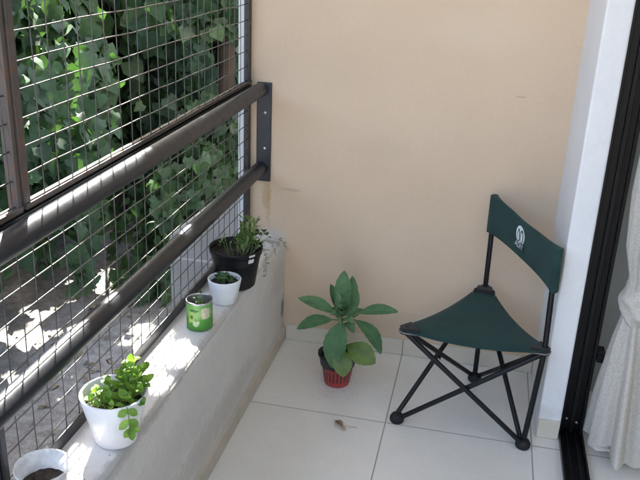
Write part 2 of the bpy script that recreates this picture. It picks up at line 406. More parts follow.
# ------------------------------------------------------------------ sliding door frame
fr = thing('sliding_door_frame', (.39, 2.3, 0), 'black aluminium sliding door frame with grooved jamb and floor track', 'door frame')
JX0, JX1, JY = XF+.003, .430, 2.292
k = MB()   # jamb with two channels, extruded upwards
pr = [(JX0,JY),(JX0+.008,JY),(JX0+.008,JY+.022),(JX0+.030,JY+.022),(JX0+.030,JY),(JX0+.042,JY),(JX0+.042,JY+.022),(JX0+.062,JY+.022),(JX0+.062,JY),
      (JX1,JY),(JX1,JY+.05),(JX0,JY+.05)]
n = len(pr); vs = [(a,b,.022) for a,b in pr]+[(a,b,2.25) for a,b in pr]
k.add(vs, [(i,(i+1)%n,(i+1)%n+n,i+n) for i in range(n)])
k.build('jamb', M['black_frame'], fr, .0012)
k = MB()   # floor track, profile with two ridges
pr = [(JX0,.001),(JX0,.020),(JX0+.005,.020),(JX0+.007,.008),(JX0+.020,.008),(JX0+.021,.022),(JX0+.025,.022),(JX0+.027,.008),(JX0+.046,.008),(JX0+.047,.022),(JX0+.051,.022),
      (JX0+.053,.008),(JX1-.005,.008),(JX1-.003,.024),(JX1+.003,.024),(JX1+.006,.001)]
n = len(pr); vs = [(a,-.9,b) for a,b in pr]+[(a,JY+.045,b) for a,b in pr]
k.add(vs, [(i,i+n,(i+1)%n+n,(i+1)%n) for i in range(n)])
k.build('track', M['black_frame'], fr, .0008)
one_box('header', (JX0, -.9, 2.2), (JX1, JY, 2.248), M['black_frame'], fr, .002)
for (sx, sz) in ((JX0+.020,.058), (JX0+.052,.048)):
    k = MB(); k.lathe([(0,.003),(.004,.003),(.005,0)], n=12); 
    o = k.build('screw', M['screw'], fr); o.data.transform(Matrix.Translation((sx, JY+.021, sz)) @ Matrix.Rotation(PI/2, 4, 'X'))
k = MB(); k.box((JX1+.001, JY-.010, .292), (JX1+.022, JY+.03, .332)); k.box((JX1+.004, JY-.016, .303), (JX1+.014, JY-.009, .322))
k.build('latch', M['black_frame'], fr, .002)

# ------------------------------------------------------------------ curtain (tied in a knot)
ct = thing('curtain', (.53, 2.24, .03), 'off white woven curtain hanging tied in a knot beside the black door frame', 'curtain')
def loft(rows, n, fold, wav):
    vs = []
    for (z, cx, cy, rx, ry, amp) in rows:
        for j in range(n):
            t = 2*PI*j/n
            q = 1 + amp*math.cos(fold*t + wav*z) + amp*.5*math.cos((fold*2-3)*t + 1.3)
            vs.append((cx+rx*q*math.cos(t), cy+ry*q*math.sin(t), z + (HEM(t) if z < .06 else 0)))
    fs = [(i*n+j, i*n+(j+1)%n, (i+1)*n+(j+1)%n, (i+1)*n+j) for i in range(len(rows)-1) for j in range(n)]
    return vs, fs
HEM = lambda t: .012 + .010*math.cos(3*t+.6) - .006*math.cos(t+PI/2)
k = MB()
rows = []
key = [(2.35,.525,2.20,.055,.22,.12),(1.6,.515,2.20,.066,.20,.13),(1.1,.510,2.20,.068,.185,.14),(.85,.502,2.205,.064,.15,.14),(.70,.497,2.215,.050,.095,.13),(.615,.507,2.22,.040,.055,.10),(.57,.503,2.222,.034,.043,.06)]
key2 = [(.52,.503,2.222,.034,.043,.06),(.47,.507,2.225,.040,.055,.12),(.40,.515,2.232,.053,.072,.16),(.28,.523,2.24,.068,.092,.18),(.15,.530,2.248,.082,.108,.19),(.03,.536,2.252,.092,.120,.20)]
def dens(key, m):
    out = []
    for a, b in zip(key, key[1:]):
        for i in range(m):
            t = i/m; t2 = t
            out.append(tuple(a[q]+(b[q]-a[q])*t2 for q in range(6)))
    return out+[key[-1]]
vs, fs = loft(dens(key,8), 96, 9, 1.2); k.add(vs, fs, True)
vs, fs = loft(dens(key2,8), 96, 7, 2.0); k.add(vs, fs, True)
k.build('drape', M['curtain'], ct)
k = MB()  # the knot: a bulging wrapped band with slanting creases
vs = []; n = 64; rowsn = 22
for i in range(rowsn+1):
    q = i/rowsn; z = .605 - .125*q
    env = .62 + .50*math.sin(PI*q)**.6
    for j in range(n):
        t = 2*PI*j/n
        c = 1 + .07*math.sin(3*t + 9*q) + .05*math.sin(5*t - 14*q) + .04*math.cos(16*q+2*t)
        vs.append((.503+.046*env*c*math.cos(t), 2.222+.060*env*c*math.sin(t), z + .010*math.sin(t+.5)))
fs = [(i*n+j, (i+1)*n+j, (i+1)*n+(j+1)%n, i*n+(j+1)%n) for i in range(rowsn) for j in range(n)]
k.add(vs, fs, True); k.build('knot', M['curtain'], ct)

# ------------------------------------------------------------------ rails
RX, RZ1, RZ2, RR = -.775, .978, .690, .0245
ra = thing('railing', (-.775, .8, .43), 'railing of two thick black round tubes bolted to the beige wall', 'railing')
for z in (RZ1, RZ2):
    k = MB(); k.tube([(RX, -.9+i*.25, z) for i in range(14)]+[(RX, D-.012, z)], RR, 28, False); k.build('rail', M['black_tube'], ra)
br = one_box('bracket', (-.792, D-.010, .640), (-.738, D-.0005, 1.003), M['black_tube'], ra, .003)
for z in (.895, .765):
    k = MB(); k.lathe([(0,.005),(.004,.005),(.006,.003),(.0065,0)], n=14); o = k.build('screw', M['screw'], br)
    o.data.transform(Matrix.Translation((-.760, D-.010, z)) @ Matrix.Rotation(PI/2, 4, 'X'))

# ------------------------------------------------------------------ mesh screens
MX = -.827
VY0, VS = 1.332, .0572
HZ0, HS = 1.265, .0525
def angle_y(k, y0, y1, z, up):   # L bar along y
    k.box((MX-.014, y0, z), (MX+.014, y1, z+.004)) if up else k.box((MX-.014, y0, z-.004), (MX+.014, y1, z))
    k.box((MX+.010, y0, z+.004), (MX+.014, y1, z+.03)) if up else k.box((MX+.010, y0, z-.03), (MX+.014, y1, z-.004))
def wires(y0, y1, z0, z1):
    k = MB()
    i = math.ceil((y0-VY0)/VS)
    while VY0+i*VS < y1:
        y = VY0+i*VS
        n = 7; b = [rnd.uniform(-.0021,.0021) for _ in range(n)]
        k.tube([(MX+.0015+b[q]*.6, y+b[q], z0+(z1-z0)*q/(n-1)) for q in range(n)], .00125, 6, False); i += 1
    i = math.ceil((z0-HZ0)/HS)
    while HZ0+i*HS < z1:
        z = HZ0+i*HS
        n = 12; b = [rnd.uniform(-.0021,.0021) for _ in range(n)]
        k.tube([(MX-.0015, y0+(y1-y0)*q/(n-1), z+b[q]) for q in range(n)], .0016, 6, False); i += 1
    return k
def screen(label, y0, y1, z0, z1, mpost, mbar, mfar, fl=.033, f2=.026):
    t = thing('mesh_screen', (MX, (y0+y1)/2, z0), label, 'wire screen', 'wire mesh screens')
    k = MB(); k.box((MX-.014, y0, z0), (MX+.012, y0+.004, z1)); k.box((MX+.008, y0+.004, z0), (MX+.012, y0+.021, z1)); k.build('post', mpost, t, .001)
    k = MB(); k.box((MX-.014, y1-.004, z0), (MX+.012, y1, z1)); k.box((MX+.0085, y1-f2, z0), (MX+.0125, y1-.004, z1)); k.build('post', mfar, t, .001)
    k = MB(); k.box((MX-.016, y0+.001, z0), (MX+.015, y1-.001, z0+.004)); k.box((MX+.012, y0+.001, z0+.004), (MX+.0155, y1-.001, z0+fl)); k.build('bottom_bar', mbar, t, .001)
    k = MB(); k.box((MX-.016, y0+.001, z1-.004), (MX+.015, y1-.001, z1)); k.box((MX+.012, y0+.001, z1-.026), (MX+.0155, y1-.001, z1-.004)); k.build('top_bar', mbar, t, .001)
    wires(y0+.004, y1-.004, z0+.004, z1-.004).build('mesh', M['wire'], t)
    return t
screen('upper wire mesh screen with rusty frame reaching the beige wall', 1.245, D-.004, .996, 2.5, M['rust'], M['rust'], M['grey_iron'], .011)
screen('upper wire mesh screen at the left edge beyond the rusty double post', -.35, 1.236, .996, 2.5, M['rust'], M['rust'], M['rust'], .011, .012)
screen('lower wire mesh screen with black frame standing on the parapet', 1.085, D-.004, ZT+.0005, .990, M['black_tube'], M['black_tube'], M['grey_iron'])
screen('lower wire mesh screen nearest the viewer, mostly out of the picture', -.35, 1.078, ZT+.0005, .990, M['black_tube'], M['black_tube'], M['black_tube'])

# ------------------------------------------------------------------ folding chair
CH = thing('folding_chair', (.05, 2.33, 0), 'dark green canvas tripod folding chair with black steel legs and printed backrest', 'chair')
A, B, C = Vector((-.165,2.234,.0)), Vector((.242,2.200,.0)), Vector((.078,2.568,.0))
L, Rr, K = Vector((-.163,2.212,.352)), Vector((.262,2.198,.352)), Vector((.076,2.580,.362))
KT, RT = Vector((.073,2.605,.692)), Vector((.258,2.252,.664))
def leg(a, b, off=(0,0,0)):
    o = Vector(off); k = MB(); k.tube([a+Vector((0,0,.016))+o, b+o], .0082, 12); k.build('leg', M['chair_tube'], CH)
leg(A, K, (-.006,.004,0)); leg(A, Rr, (.008,-.004,0)); leg(B, L, (0,-.010,0)); leg(C, L, (-.006,.006,0)); leg(B, K, (-.006,.008,0)); leg(C, Rr, (.008,.004,0))
for a, b, c in ((C, K, KT), (B, Rr, RT)):
    k = MB(); k.tube([a+Vector((0,0,.016)), a+(b-a)*.5, b, b+(c-b)*.5, c], .0088, 12); k.build('upright', M['chair_tube'], CH)
for a in (A, B, C):
    k = MB(); k.lathe([(0,.0005),(.021,.0005),(.024,.006),(.024,.016),(.019,.026),(.012,.030),(0,.031)], a, 20); k.build('foot', M['rubber'], CH)
# rivets where the legs cross
def closest(a, b, c, d):
    u, v, w = b-a, d-c, a-c
    A_, B_, C_, D_, E_ = u.dot(u), u.dot(v), v.dot(v), u.dot(w), v.dot(w)
    s = (B_*E_-C_*D_)/(A_*C_-B_*B_); return a+u*s
k = MB()
for p in (closest(A, K, C, L), closest(A, Rr, B, L), closest(B, K, C, Rr)):
    k = MB(); k.tube([p+Vector((0,-.016,0)), p+Vector((0,.014,0))], .004, 8); k.build('rivet', M['chair_tube'], CH)
# seat: sagging cloth triangle with concave edges, thin but double sided
def tri_patch(L, R, K, n, inset, sag, dz):
    idx = {}; vs = []; G = (L+R+K)/3
    for i in range(n+1):
        for j in range(n+1-i):
            a, b = i/n, j/n; c = 1-a-b
            p = L*a + R*b + K*c
            e = 27*a*b*c
            for (u, v, P, Q, ins) in ((a, b, L, R, inset[0]), (b, c, R, K, inset[1]), (a, c, L, K, inset[2])):
                w = 1-u-v
                f = 4*u*v*(1-w)**2
                p = p + (G-(P+Q)/2).normalized()*(f*ins*max(0,(1-w*2.2)))
            edge = max(4*a*b*(1-c), 4*b*c*(1-a), 4*a*c*(1-b))
            p.z += dz - sag*(.7*e + .75*edge*(1-e)) 
            idx[(i,j)] = len(vs); vs.append(p)
    fs = []
    for i in range(n):
        for j in range(n-i):
            fs.append((idx[(i,j)], idx[(i+1,j)], idx[(i,j+1)]))
            if i+j < n-1: fs.append((idx[(i+1,j)], idx[(i+1,j+1)], idx[(i,j+1)]))
    return vs, fs
up = Vector((0,0,1))
ex = lambda p, q=.010: p + (Vector((p.x,p.y,0))-Vector(((L+Rr+K)/3).to_tuple()[:2]+(0,))).normalized()*q
vs, fs = tri_patch(ex(L,.040), ex(Rr,.040), ex(K,.062), 28, (.004,.014,.006), .038, .012)
Gc = (L+Rr+K)/3
for p in (L, Rr, K):          # the cloth is cut off square at its corners
    d = Vector((p.x-Gc.x, p.y-Gc.y, 0)).normalized(); lim = (p-Gc).dot(d)+.004
    for v in vs:
        e_ = (v-Gc).dot(d)-lim
        if e_ > 0: v -= d*e_; v.z = max(v.z, p.z+.010)
k = MB(); k.add(vs, fs, True)
o = k.build('seat', M['green_cloth'], CH); md = o.modifiers.new('sol', 'SOLIDIFY'); md.thickness = .003; md.offset = 0
G = (L+Rr+K)/3
for p, wd in ((L, .025), (Rr, .025), (K, .030)):
    d = (Vector((p.x,p.y,0))-Vector((G.x,G.y,0))).normalized(); s = Vector((-d.y,d.x,0))
    tip = ex(p, .017); b0 = ex(p, -.034)
    k = MB()   # corner pocket: wedge with rounded tip, folded over the tube
    out = [b0+s*wd*1.25-up*.004, tip+s*.013-d*.004, tip, tip-s*.013-d*.004, b0-s*wd*1.25-up*.004]
    vs = [q+up*(.0155 if i in (0,4) else .012) for i, q in enumerate(out)]+[q-up*(.002 if i in (0,4) else .011) for i, q in enumerate(out)]
    n = 5
    k.add(vs, [tuple(range(n))[::-1], tuple(range(n, 2*n))]+[(i,(i+1)%n,(i+1)%n+n,i+n) for i in range(n)])
    pk = k.build('corner_pocket', M['pad'], CH, .003)
    k = MB(); k.tube([out[0]-up*.003+s*.002, out[1]-up*.002+s*.002, out[2]+d*.002-up*.002, out[3]-up*.002-s*.002, out[4]-up*.003-s*.002], .0022, 6); k.build('piping', M['trim'], pk)
    k = MB(); q = p+up*.0125-d*.006; k.lathe([(.006,0),(.0055,.002),(.003,.0026),(0,.003)], q, 12); k.build('rivet', M['chair_tube'], pk)
# backrest: banner with sleeves round the uprights
dirb = (RT-KT); dirh = Vector((dirb.x,dirb.y,0)).normalized(); nb = Vector((-dirh.y, dirh.x, 0)); 
if nb.x < 0: nb = -nb            # away from the sitter
front = -nb
def back_pt(s, h, side=0):
    """s along the cloth 0..1, h 0 bottom..1 top"""
    T = KT + (RT-KT)*s
    hh = .118 + .010*abs(2*s-1)**3
    z = T.z + .004 - hh + hh*h + .006*math.sin(PI*s)*(-1 if h < .5 else -1)
    pa = K + (KT-K)*((z-K.z)/(KT.z-K.z)); pb = Rr + (RT-Rr)*((z-Rr.z)/(RT.z-Rr.z))    # the cloth follows the leaning posts
    base = pa + (pb-pa)*s + nb*(.004*math.sin(PI*s)*(1-.3*h) - .0015*math.sin(5*PI*s)*h)
    return Vector((base.x, base.y, z)) + front*side
k = MB(); vs = []; ns, nh = 28, 8
loopn = []
for h in range(nh+1):
    row = []
    for i in range(ns+1): row.append(back_pt(-.03+1.06*i/ns, h/nh, .0135 - .011*math.sin(PI*i/ns)**.5*1.0))
    row.append(back_pt(1.045, h/nh, 0))
    for i in range(ns, -1, -1): row.append(back_pt(-.03+1.06*i/ns, h/nh, -.0135 + .011*math.sin(PI*i/ns)**.5))
    row.append(back_pt(-.045, h/nh, 0))
    if h == 0: loopn = len(row)
    vs += row
n = loopn
fs = [(i*n+j, (i+1)*n+j, (i+1)*n+(j+1)%n, i*n+(j+1)%n) for i in range(nh) for j in range(n)]
k.add(vs, fs, True); k.add(vs[-n:], [tuple(range(n))]); k.add(vs[:n], [tuple(range(n))[::-1]])
bk = k.build('backrest', M['green_cloth'], CH)
# printed emblem on the sitter's side
LC, LHC = .468, .53
def on_back(u, v, lift=.0008):
    """u,v in metres on the cloth from the emblem centre, u to the right as one reads it"""
    s = LC + u/.415; h = LHC + v/.12
    d = .0135 - .011*math.sin(PI*min(1,max(0,(s+.03)/1.06)))**.5
    return back_pt(s, h, d+lift)
def flat(name, loops, m, lift):
    k = MB()
    for lp in loops:
        k.add([on_back(a,b,lift) for a,b in lp], [tuple(range(len(lp)))[::-1]])
    return k.build(name, m, bk)
ell = lambda cx, cy, rx, ry, a=0, n=28, egg=0: [(cx+(rx*(1+egg*math.sin(2*PI*i/n))*math.cos(2*PI*i/n))*math.cos(a)-ry*math.sin(2*PI*i/n)*math.sin(a),
                                       cy+(rx*(1+egg*math.sin(2*PI*i/n))*math.cos(2*PI*i/n))*math.sin(a)+ry*math.sin(2*PI*i/n)*math.cos(a)) for i in range(n)]
flat('emblem', [ell(0,.006,.0285,.0305)], M['logo_white'], .0010)
flat('emblem_outline', [ell(-.010,.004,.0098,.0215,0,28,-.45), ell(.011,.003,.0098,.0235,0,28,.15)], M['logo_dark'], .0016)
flat('emblem_figure', [ell(-.010,.002,.0060,.0160,0,28,-.5), ell(.011,.002,.0060,.0175,0,28,.2)], M['logo_white'], .0022)
flat('emblem_base', [[(-.030,-.018),(.030,-.018),(.030,-.036),(-.030,-.036)]], M['green_cloth'], .0026)
cu = bpy.data.curves.new('txt', 'FONT'); cu.body = 'ADIY'; cu.size = .023; cu.align_x = 'CENTER'; cu.align_y = 'CENTER'; cu.resolution_u = 3
to = bpy.data.objects.new('txt', cu); COL.objects.link(to)
dg = bpy.context.evaluated_depsgraph_get(); me = bpy.data.meshes.new_from_object(to.evaluated_get(dg))
bpy.data.objects.remove(to)
for v in me.vertices:
    p = on_back(v.co.x*1.0, v.co.y-.0275, .0034); v.co = p
me.materials.append(M['logo_white'])
lo = bpy.data.objects.new('lettering', me); COL.objects.link(lo); lo.parent = bk; lo.matrix_parent_inverse = Matrix.Identity(4)

# ------------------------------------------------------------------ pots on the parapet
def pot_mesh(rb, rt, h, wall, lip=0, n=48):
    k = MB()
    p = [(0,0),(rb-.004,0),(rb,.004)]
    if lip: p += [(rt-lip, h-.022),(rt, h-.020),(rt+.001, h-.003)]
    else: p += [(rb+(rt-rb)*.5, h*.5),(rt, h-.003)]
    p += [(rt-.002, h),(rt-wall+.001, h),(rt-wall, h-.003),(rt-wall-(rt-rb)*.8, h*.25)]
    k.lathe(p, n=n); return k
def soil_mesh(r, z, n=36, amp=.004):
    k = MB(); rr = random.Random(int(r*1e5)); vs = [(0,0,z+amp)]; rings = 7
    for i in range(1, rings+1):
        for j in range(n):
            t = 2*PI*j/n; vs.append((r*i/rings*math.cos(t), r*i/rings*math.sin(t), z+rr.uniform(-amp,amp)*(1 if i < rings else .3)))
    fs = [(0,1+j,1+(j+1)%n) for j in range(n)]
    for i in range(rings-1): fs += [(1+i*n+j, 1+(i+1)*n+j, 1+(i+1)*n+(j+1)%n, 1+i*n+(j+1)%n) for j in range(n)]
    k.add(vs, fs, True); return k
def place(o, parent):
    o.parent = parent; o.matrix_parent_inverse = Matrix.Identity(4); return o
PZ = ZT + .0008
# clear cup
t = thing('plastic_cup', (-.752,1.118,PZ), 'clear plastic cup half full of dark soil at the near end of the parapet', 'cup')
k = MB(); k.lathe([(0,.001),(.036,.001),(.038,.004),(.0505,.086),(.0535,.089),(.0535,.0925),(.0505,.0925),(.0488,.086),(.0365,.006),(0,.004)], n=48); place(k.build('cup', M['clear']), t)
place(soil_mesh(.0435, .052).build('soil', M['soil']), t)
k = MB(); k.lathe([(.0368,.006),(.0430,.050)], n=36); place(k.build('soil_side', M['soil']), t)
# white pot with basil
t = thing('flower_pot', (-.716,1.352,PZ), 'white glazed pot with bright green basil, largest white pot on the parapet', 'pot')
place(pot_mesh(.046,.0735,.122,.006).build('pot', M['white_ceramic']), t)
place(soil_mesh(.062,.092).build('soil', M['soil']), t)
k = MB(); st = MB(); r2 = random.Random(11)
def sprig(k, st, base, top, nl, L, r, outw=1.0):
    b = Vector(base); tp = Vector(top); mid = (b+tp)/2 + Vector((r.uniform(-.006,.006), r.uniform(-.006,.006), .006))
    st.tube([b, mid, tp], [.0018,.0015,.001], 6)
    for i in range(nl):
        q = .25+.75*i/max(1,nl-1); p = b.lerp(mid, q*2) if q < .5 else mid.lerp(tp, q*2-1)
        an = i*2.4 + r.uniform(0,1)
        for s in (0, PI):
            el = r.uniform(.0,.8); l = L*(.55+.6*(1-abs(q-.55)))*r.uniform(.75,1.15)
            d = Vector((math.cos(an+s)*math.cos(el)*outw, math.sin(an+s)*math.cos(el)*outw, math.sin(el)))
            k.leaf(p, p+d*l, l*.62, (0,0,1), .14, .22, 5, 0, .45, .1)
    k.leaf(tp, tp+Vector((r.uniform(-.4,.4),r.uniform(-.4,.4),.8))*L*.8, L*.5, (0,-1,.2), .1, .3, 5)
for (bx, by, tx, ty, tz, nl, L_) in ((.015,.01,.028,.040,.178,5,.034),(.02,.0,.045,.028,.152,5,.032),(.0,.02,.008,.046,.155,4,.030),(-.01,-.01,-.012,-.012,.126,4,.024),(-.02,-.02,-.032,-.040,.120,4,.021),
        (.0,-.01,.005,-.035,.124,4,.024),(.02,-.02,.046,-.028,.126,4,.027),(.025,.005,.060,.005,.132,4,.030),(-.02,.0,-.042,-.010,.116,3,.020),(.01,.03,.040,.052,.142,4,.030),(.03,-.01,.074,-.020,.112,3,.024),
        (-.01,-.03,-.010,-.055,.115,3,.019),(.01,.0,.020,.012,.145,4,.028),(.0,-.02,.020,-.050,.118,3,.022),(-.02,.01,-.020,.020,.130,3,.024),(.03,.01,.068,.025,.140,4,.028),(.02,.02,.055,.048,.158,3,.027)):
    sprig(k, st, (bx,by,.095), (tx,ty,tz), nl, L_, r2)
# a shoot hanging over the rim
st.tube([(.035,-.030,.115),(.056,-.052,.122),(.064,-.062,.100),(.066,-.066,.082)], .0012, 6)
for (ax, ay, az, dx, dy, dz, w_) in ((.058,-.054,.120,.020,.004,-.012,.017),(.058,-.054,.120,-.016,-.014,-.012,.016),(.064,-.062,.102,.022,-.004,-.014,.018),(.064,-.062,.102,-.016,-.016,-.018,.016),(.066,-.066,.084,.010,-.008,-.024,.016),(.066,-.066,.084,-.008,-.010,-.020,.013),(.066,-.066,.090,.020,.002,-.014,.014)):
    k.leaf((ax,ay,az), (ax+dx,ay+dy,az+dz), w_, (.5,-.6,.6), .15, .2, 5)
pl = place(k.build('basil', M['basil']), t); place(st.build('stem', M['stem_green']), pl)
# green can
t = thing('tin_can', (-.727,1.908,PZ), 'green printed tin can reused as a planter between white pots on the parapet', 'can')
k = MB(); RC, HC = .0375, .088
k.lathe([(0,.002),(.034,.001),(.0375,.003),(.0368,.006),(RC,.008),(RC,.03),(RC,.055),(RC,HC-.006)], n=48); cb = place(k.build('can', M['can']), t)
k = MB(); k.lathe([(RC,HC-.006),(RC+.001,HC-.004),(RC+.001,HC),(RC-.0015,HC),(RC-.002,HC-.004),(RC-.002,.03)], n=48); place(k.build('rim', M['tin']), t)
place(soil_mesh(.0352,.058).build('soil', M['soil']), t)
def patch(name, m, a0, a1, z0, z1, ragged=.15, lift=.0004, seed=1):
    r = random.Random(seed); k = MB(); n = 26; am, zm = (a0+a1)/2, (z0+z1)/2; vs = [((RC+lift)*math.cos(am), (RC+lift)*math.sin(am), zm)]; vs = [Vector(vs[0])]
    rings = 4; ph = [1+r.uniform(-ragged,ragged) for _ in range(n)]
    for i in range(1, rings+1):
        for j in range(n):
            tt = 2*PI*j/n; se = lambda c: math.copysign(abs(c)**.6, c)
            a = am+(a1-a0)/2*se(math.cos(tt))*ph[j]*i/rings; z = zm+(z1-z0)/2*se(math.sin(tt))*ph[j]*i/rings
            vs.append(Vector(((RC+lift)*math.cos(a), (RC+lift)*math.sin(a), z)))
    fs = [(0,1+j,1+(j+1)%n) for j in range(n)]
    for i in range(rings-1): fs += [(1+i*n+j, 1+(i+1)*n+j, 1+(i+1)*n+(j+1)%n, 1+i*n+(j+1)%n) for j in range(n)]
    k.add(vs, fs, True); place(k.build(name, m), cb)
cam_a = math.atan2(-1.908, .727)     # direction from the can to the viewer
patch('print_patch', M['can_pink'], cam_a+.10, cam_a+.85, .040, .074, .10, .0004, 3)
patch('print_patch', M['can_yellow'], cam_a-.95, cam_a-.35, .026, .062, .25, .0004, 4)
patch('print_patch', M['can_white'], cam_a-.55, cam_a-.05, .018, .034, .3, .0006, 5)
patch('print_patch', M['can_dark'], cam_a-.75, cam_a-.15, .062, .069, .35, .0006, 6)
patch('print_patch', M['can_dark'], cam_a-.70, cam_a-.50, .040, .052, .35, .0008, 7)
k = MB(); st = MB(); r2 = random.Random(5)
for (tx, ty, tz) in ((.002,.008,.102),(.012,-.004,.088),(-.010,.002,.084),(.004,-.014,.080)):
    sprig(k, st, (tx*.4,ty*.4,.058), (tx,ty,tz), 2, .014, r2)
pl = place(k.build('seedling', M['herb']), t); place(st.build('stem', M['stem_green']), pl)
# small white pot
t = thing('flower_pot', (-.712,2.084,PZ), 'small white pot of low dark green herbs in front of the black pot', 'pot')
place(pot_mesh(.037,.0515,.079,.0055).build('pot', M['white_ceramic2']), t)
place(soil_mesh(.045,.064).build('soil', M['soil']), t)
k = MB(); st = MB(); r2 = random.Random(8)
for i in range(16):
    a = r2.uniform(0,2*PI); q = .034*math.sqrt(r2.random())
    sprig(k, st, (q*.6*math.cos(a),q*.6*math.sin(a),.064), (q*math.cos(a),q*math.sin(a),.069+r2.uniform(0,.012)), 2, .017, r2)
pl = place(k.build('herb', M['herb']), t); place(st.build('stem', M['stem_green']), pl)
# black pot
t = thing('flower_pot', (-.719,2.218,PZ), 'large black plastic pot with spindly plants next to the beige wall', 'pot')
k = MB(); k.lathe([(0,0),(.058,0),(.062,.004),(.0790,.112),(.0835,.113),(.0855,.128),(.0855,.131),(.083,.131),(.081,.113),(.060,.02)], n=56); place(k.build('pot', M['black_plastic']), t)
place(soil_mesh(.0775,.098).build('soil', M['soil']), t)
k = MB(); a = math.radians(-36); vs = []
for i in range(6):
    b = a + (i-2.5)*.052
    for z, r in ((.098,.0786),(.128,.0864)): vs.append((r*math.cos(b), r*math.sin(b), z))
k.add(vs, [(i*2,i*2+2,i*2+3,i*2+1) for i in range(5)], True); o = place(k.build('label_sticker', M['sticker']), t)
st = MB(); fk = MB(); r2 = random.Random(21); k = MB()
for i in range(13):   # upright grassy sprigs
    bx, by = r2.uniform(-.01,.05), r2.uniform(-.02,.05)
    top = Vector((bx*1.4+r2.uniform(-.015,.02), by*1.4+r2.uniform(-.01,.03), r2.uniform(.15,.225)))
    st.tube([(bx,by,.098), ((bx+top.x)/2+.004,(by+top.y)/2,(.1+top.z)/2), top], .0012, 5)
    for q in range(9):
        p = Vector((bx,by,.098)).lerp(top, .35+.65*q/8); an = r2.uniform(0,2*PI); l = r2.uniform(.018,.034)
        k.leaf(p, p+Vector((math.cos(an)*l*.7, math.sin(an)*l*.7, l*.6)), .0075, (0,0,1), .1, .2, 4)
place(k.build('sprig', M['sprig']), t)
for (bx, by, tx, ty, tz) in ((-.02,-.01,-.035,-.01,.165),(-.035,.01,-.05,.0,.150),(.0,-.03,-.005,-.045,.155)):
    k = MB(); k.tube([(bx,by,.098), ((bx+tx)/2,(by+ty)/2,.135), (tx,ty,tz)], .0011, 5)
    for q in range(4):
        an = r2.uniform(0,2*PI); p = Vector((tx,ty,tz-.008*q)); k.leaf(p, p+Vector((math.cos(an)*.012, math.sin(an)*.012, .006)), .005, (0,0,1), .1, .2, 4)
    place(k.build('sprig', M['sprig']), t)
for i in range(12):  # dark bushy clump at the back
    an = r2.uniform(0,2*PI); c = Vector((.055+r2.uniform(-.02,.025), .055+r2.uniform(-.025,.025), .13+r2.uniform(0,.04)))
    fk.leaf(c, c+Vector((math.cos(an)*.026, math.sin(an)*.026, r2.uniform(-.005,.018))), .019, (0,0,1), .15, .2, 5)
for i in range(4):
    tr = MB()   # pale trailing shoots over the parapet top
    y0 = r2.uniform(.0,.07); x0 = .06
    e = Vector((.075+r2.uniform(0,.06), .03+r2.uniform(-.03,.15), r2.uniform(-.01,.09)))
    if e.x > .03: e.z = max(e.z, .012) if e.x < .04 else e.z
    m_ = Vector((.078, (y0+e.y)/2, .136)); pts = [Vector((x0-.02,y0,.1)), m_, m_.lerp(e,.5)+Vector((.008,0,.012)), e]
    tr.tube(pts, .0009, 5)
    for q in range(8):
        f = 1+2*q/7; i0 = min(2, int(f)); p = pts[i0].lerp(pts[i0+1], f-i0); an = r2.uniform(0,2*PI)
        tr.leaf(p, p+Vector((math.cos(an)*.011, math.sin(an)*.011, r2.uniform(-.006,.006))), .006, (.3,-.3,1), .1, .2, 4)
    place(tr.build('trailing_shoot', M['silver']), t)
place(st.build('stem', M['stem_green']), t)
place(fk.build('leaf_clump', M['herb']), t)

# ------------------------------------------------------------------ plant in the red pot on the floor
t = thing('flower_pot', (-.405,2.418,.0008), 'red ribbed pot with a black liner and large green leaves on the floor tiles', 'pot')
k = MB()   # ribbed basket: outer wall with vertical ribs
k.lathe([(0,.001),(.043,.001),(.0455,.006),(.056,.070),(.058,.072),(.058,.078),(.054,.078),(.042,.01)], n=120, wob=lambda a, z: .018*(1 if math.sin(24*a) > .2 else -.6) if .008 < z < .069 else 0)
place(k.build('basket', M['red_basket']), t)
k = MB(); k.lathe([(.050,.05),(.0575,.0785),(.0690,.112),(.0715,.114),(.0715,.118),(.069,.118),(.062,.08),(.05,.06)], n=48, wob=lambda a, z: .02*math.sin(3*a+z*40)+.012*math.sin(7*a)); place(k.build('liner', M['navy_plastic']), t)
place(soil_mesh(.062,.088).build('soil', M['soil']), t)
k = MB(); ko = MB(); st = MB()
O = Vector((-.405,2.418,.0008))
P = lambda x, y, z: Vector((x, y, z)) - O
st.tube([(0,0,.085), (.002,0,.15), (.004,-.012,.215), (.003,-.02,.265), (.0,-.02,.30)], [.007,.0065,.006,.005,.003], 8)
mr = MB()
def rib(b, e, u_, ar):
    b = P(*b); e = P(*e); d = e-b; Ln = d.length; d.normalize(); u = Vector(u_); u = (u-d*u.dot(d)).normalized()
    mr.tube([b+d*(Ln*q/8)+u*(ar*Ln*math.sin(PI*q/8)+.0006) for q in range(9)], [.0016-.00013*q for q in range(9)], 6)
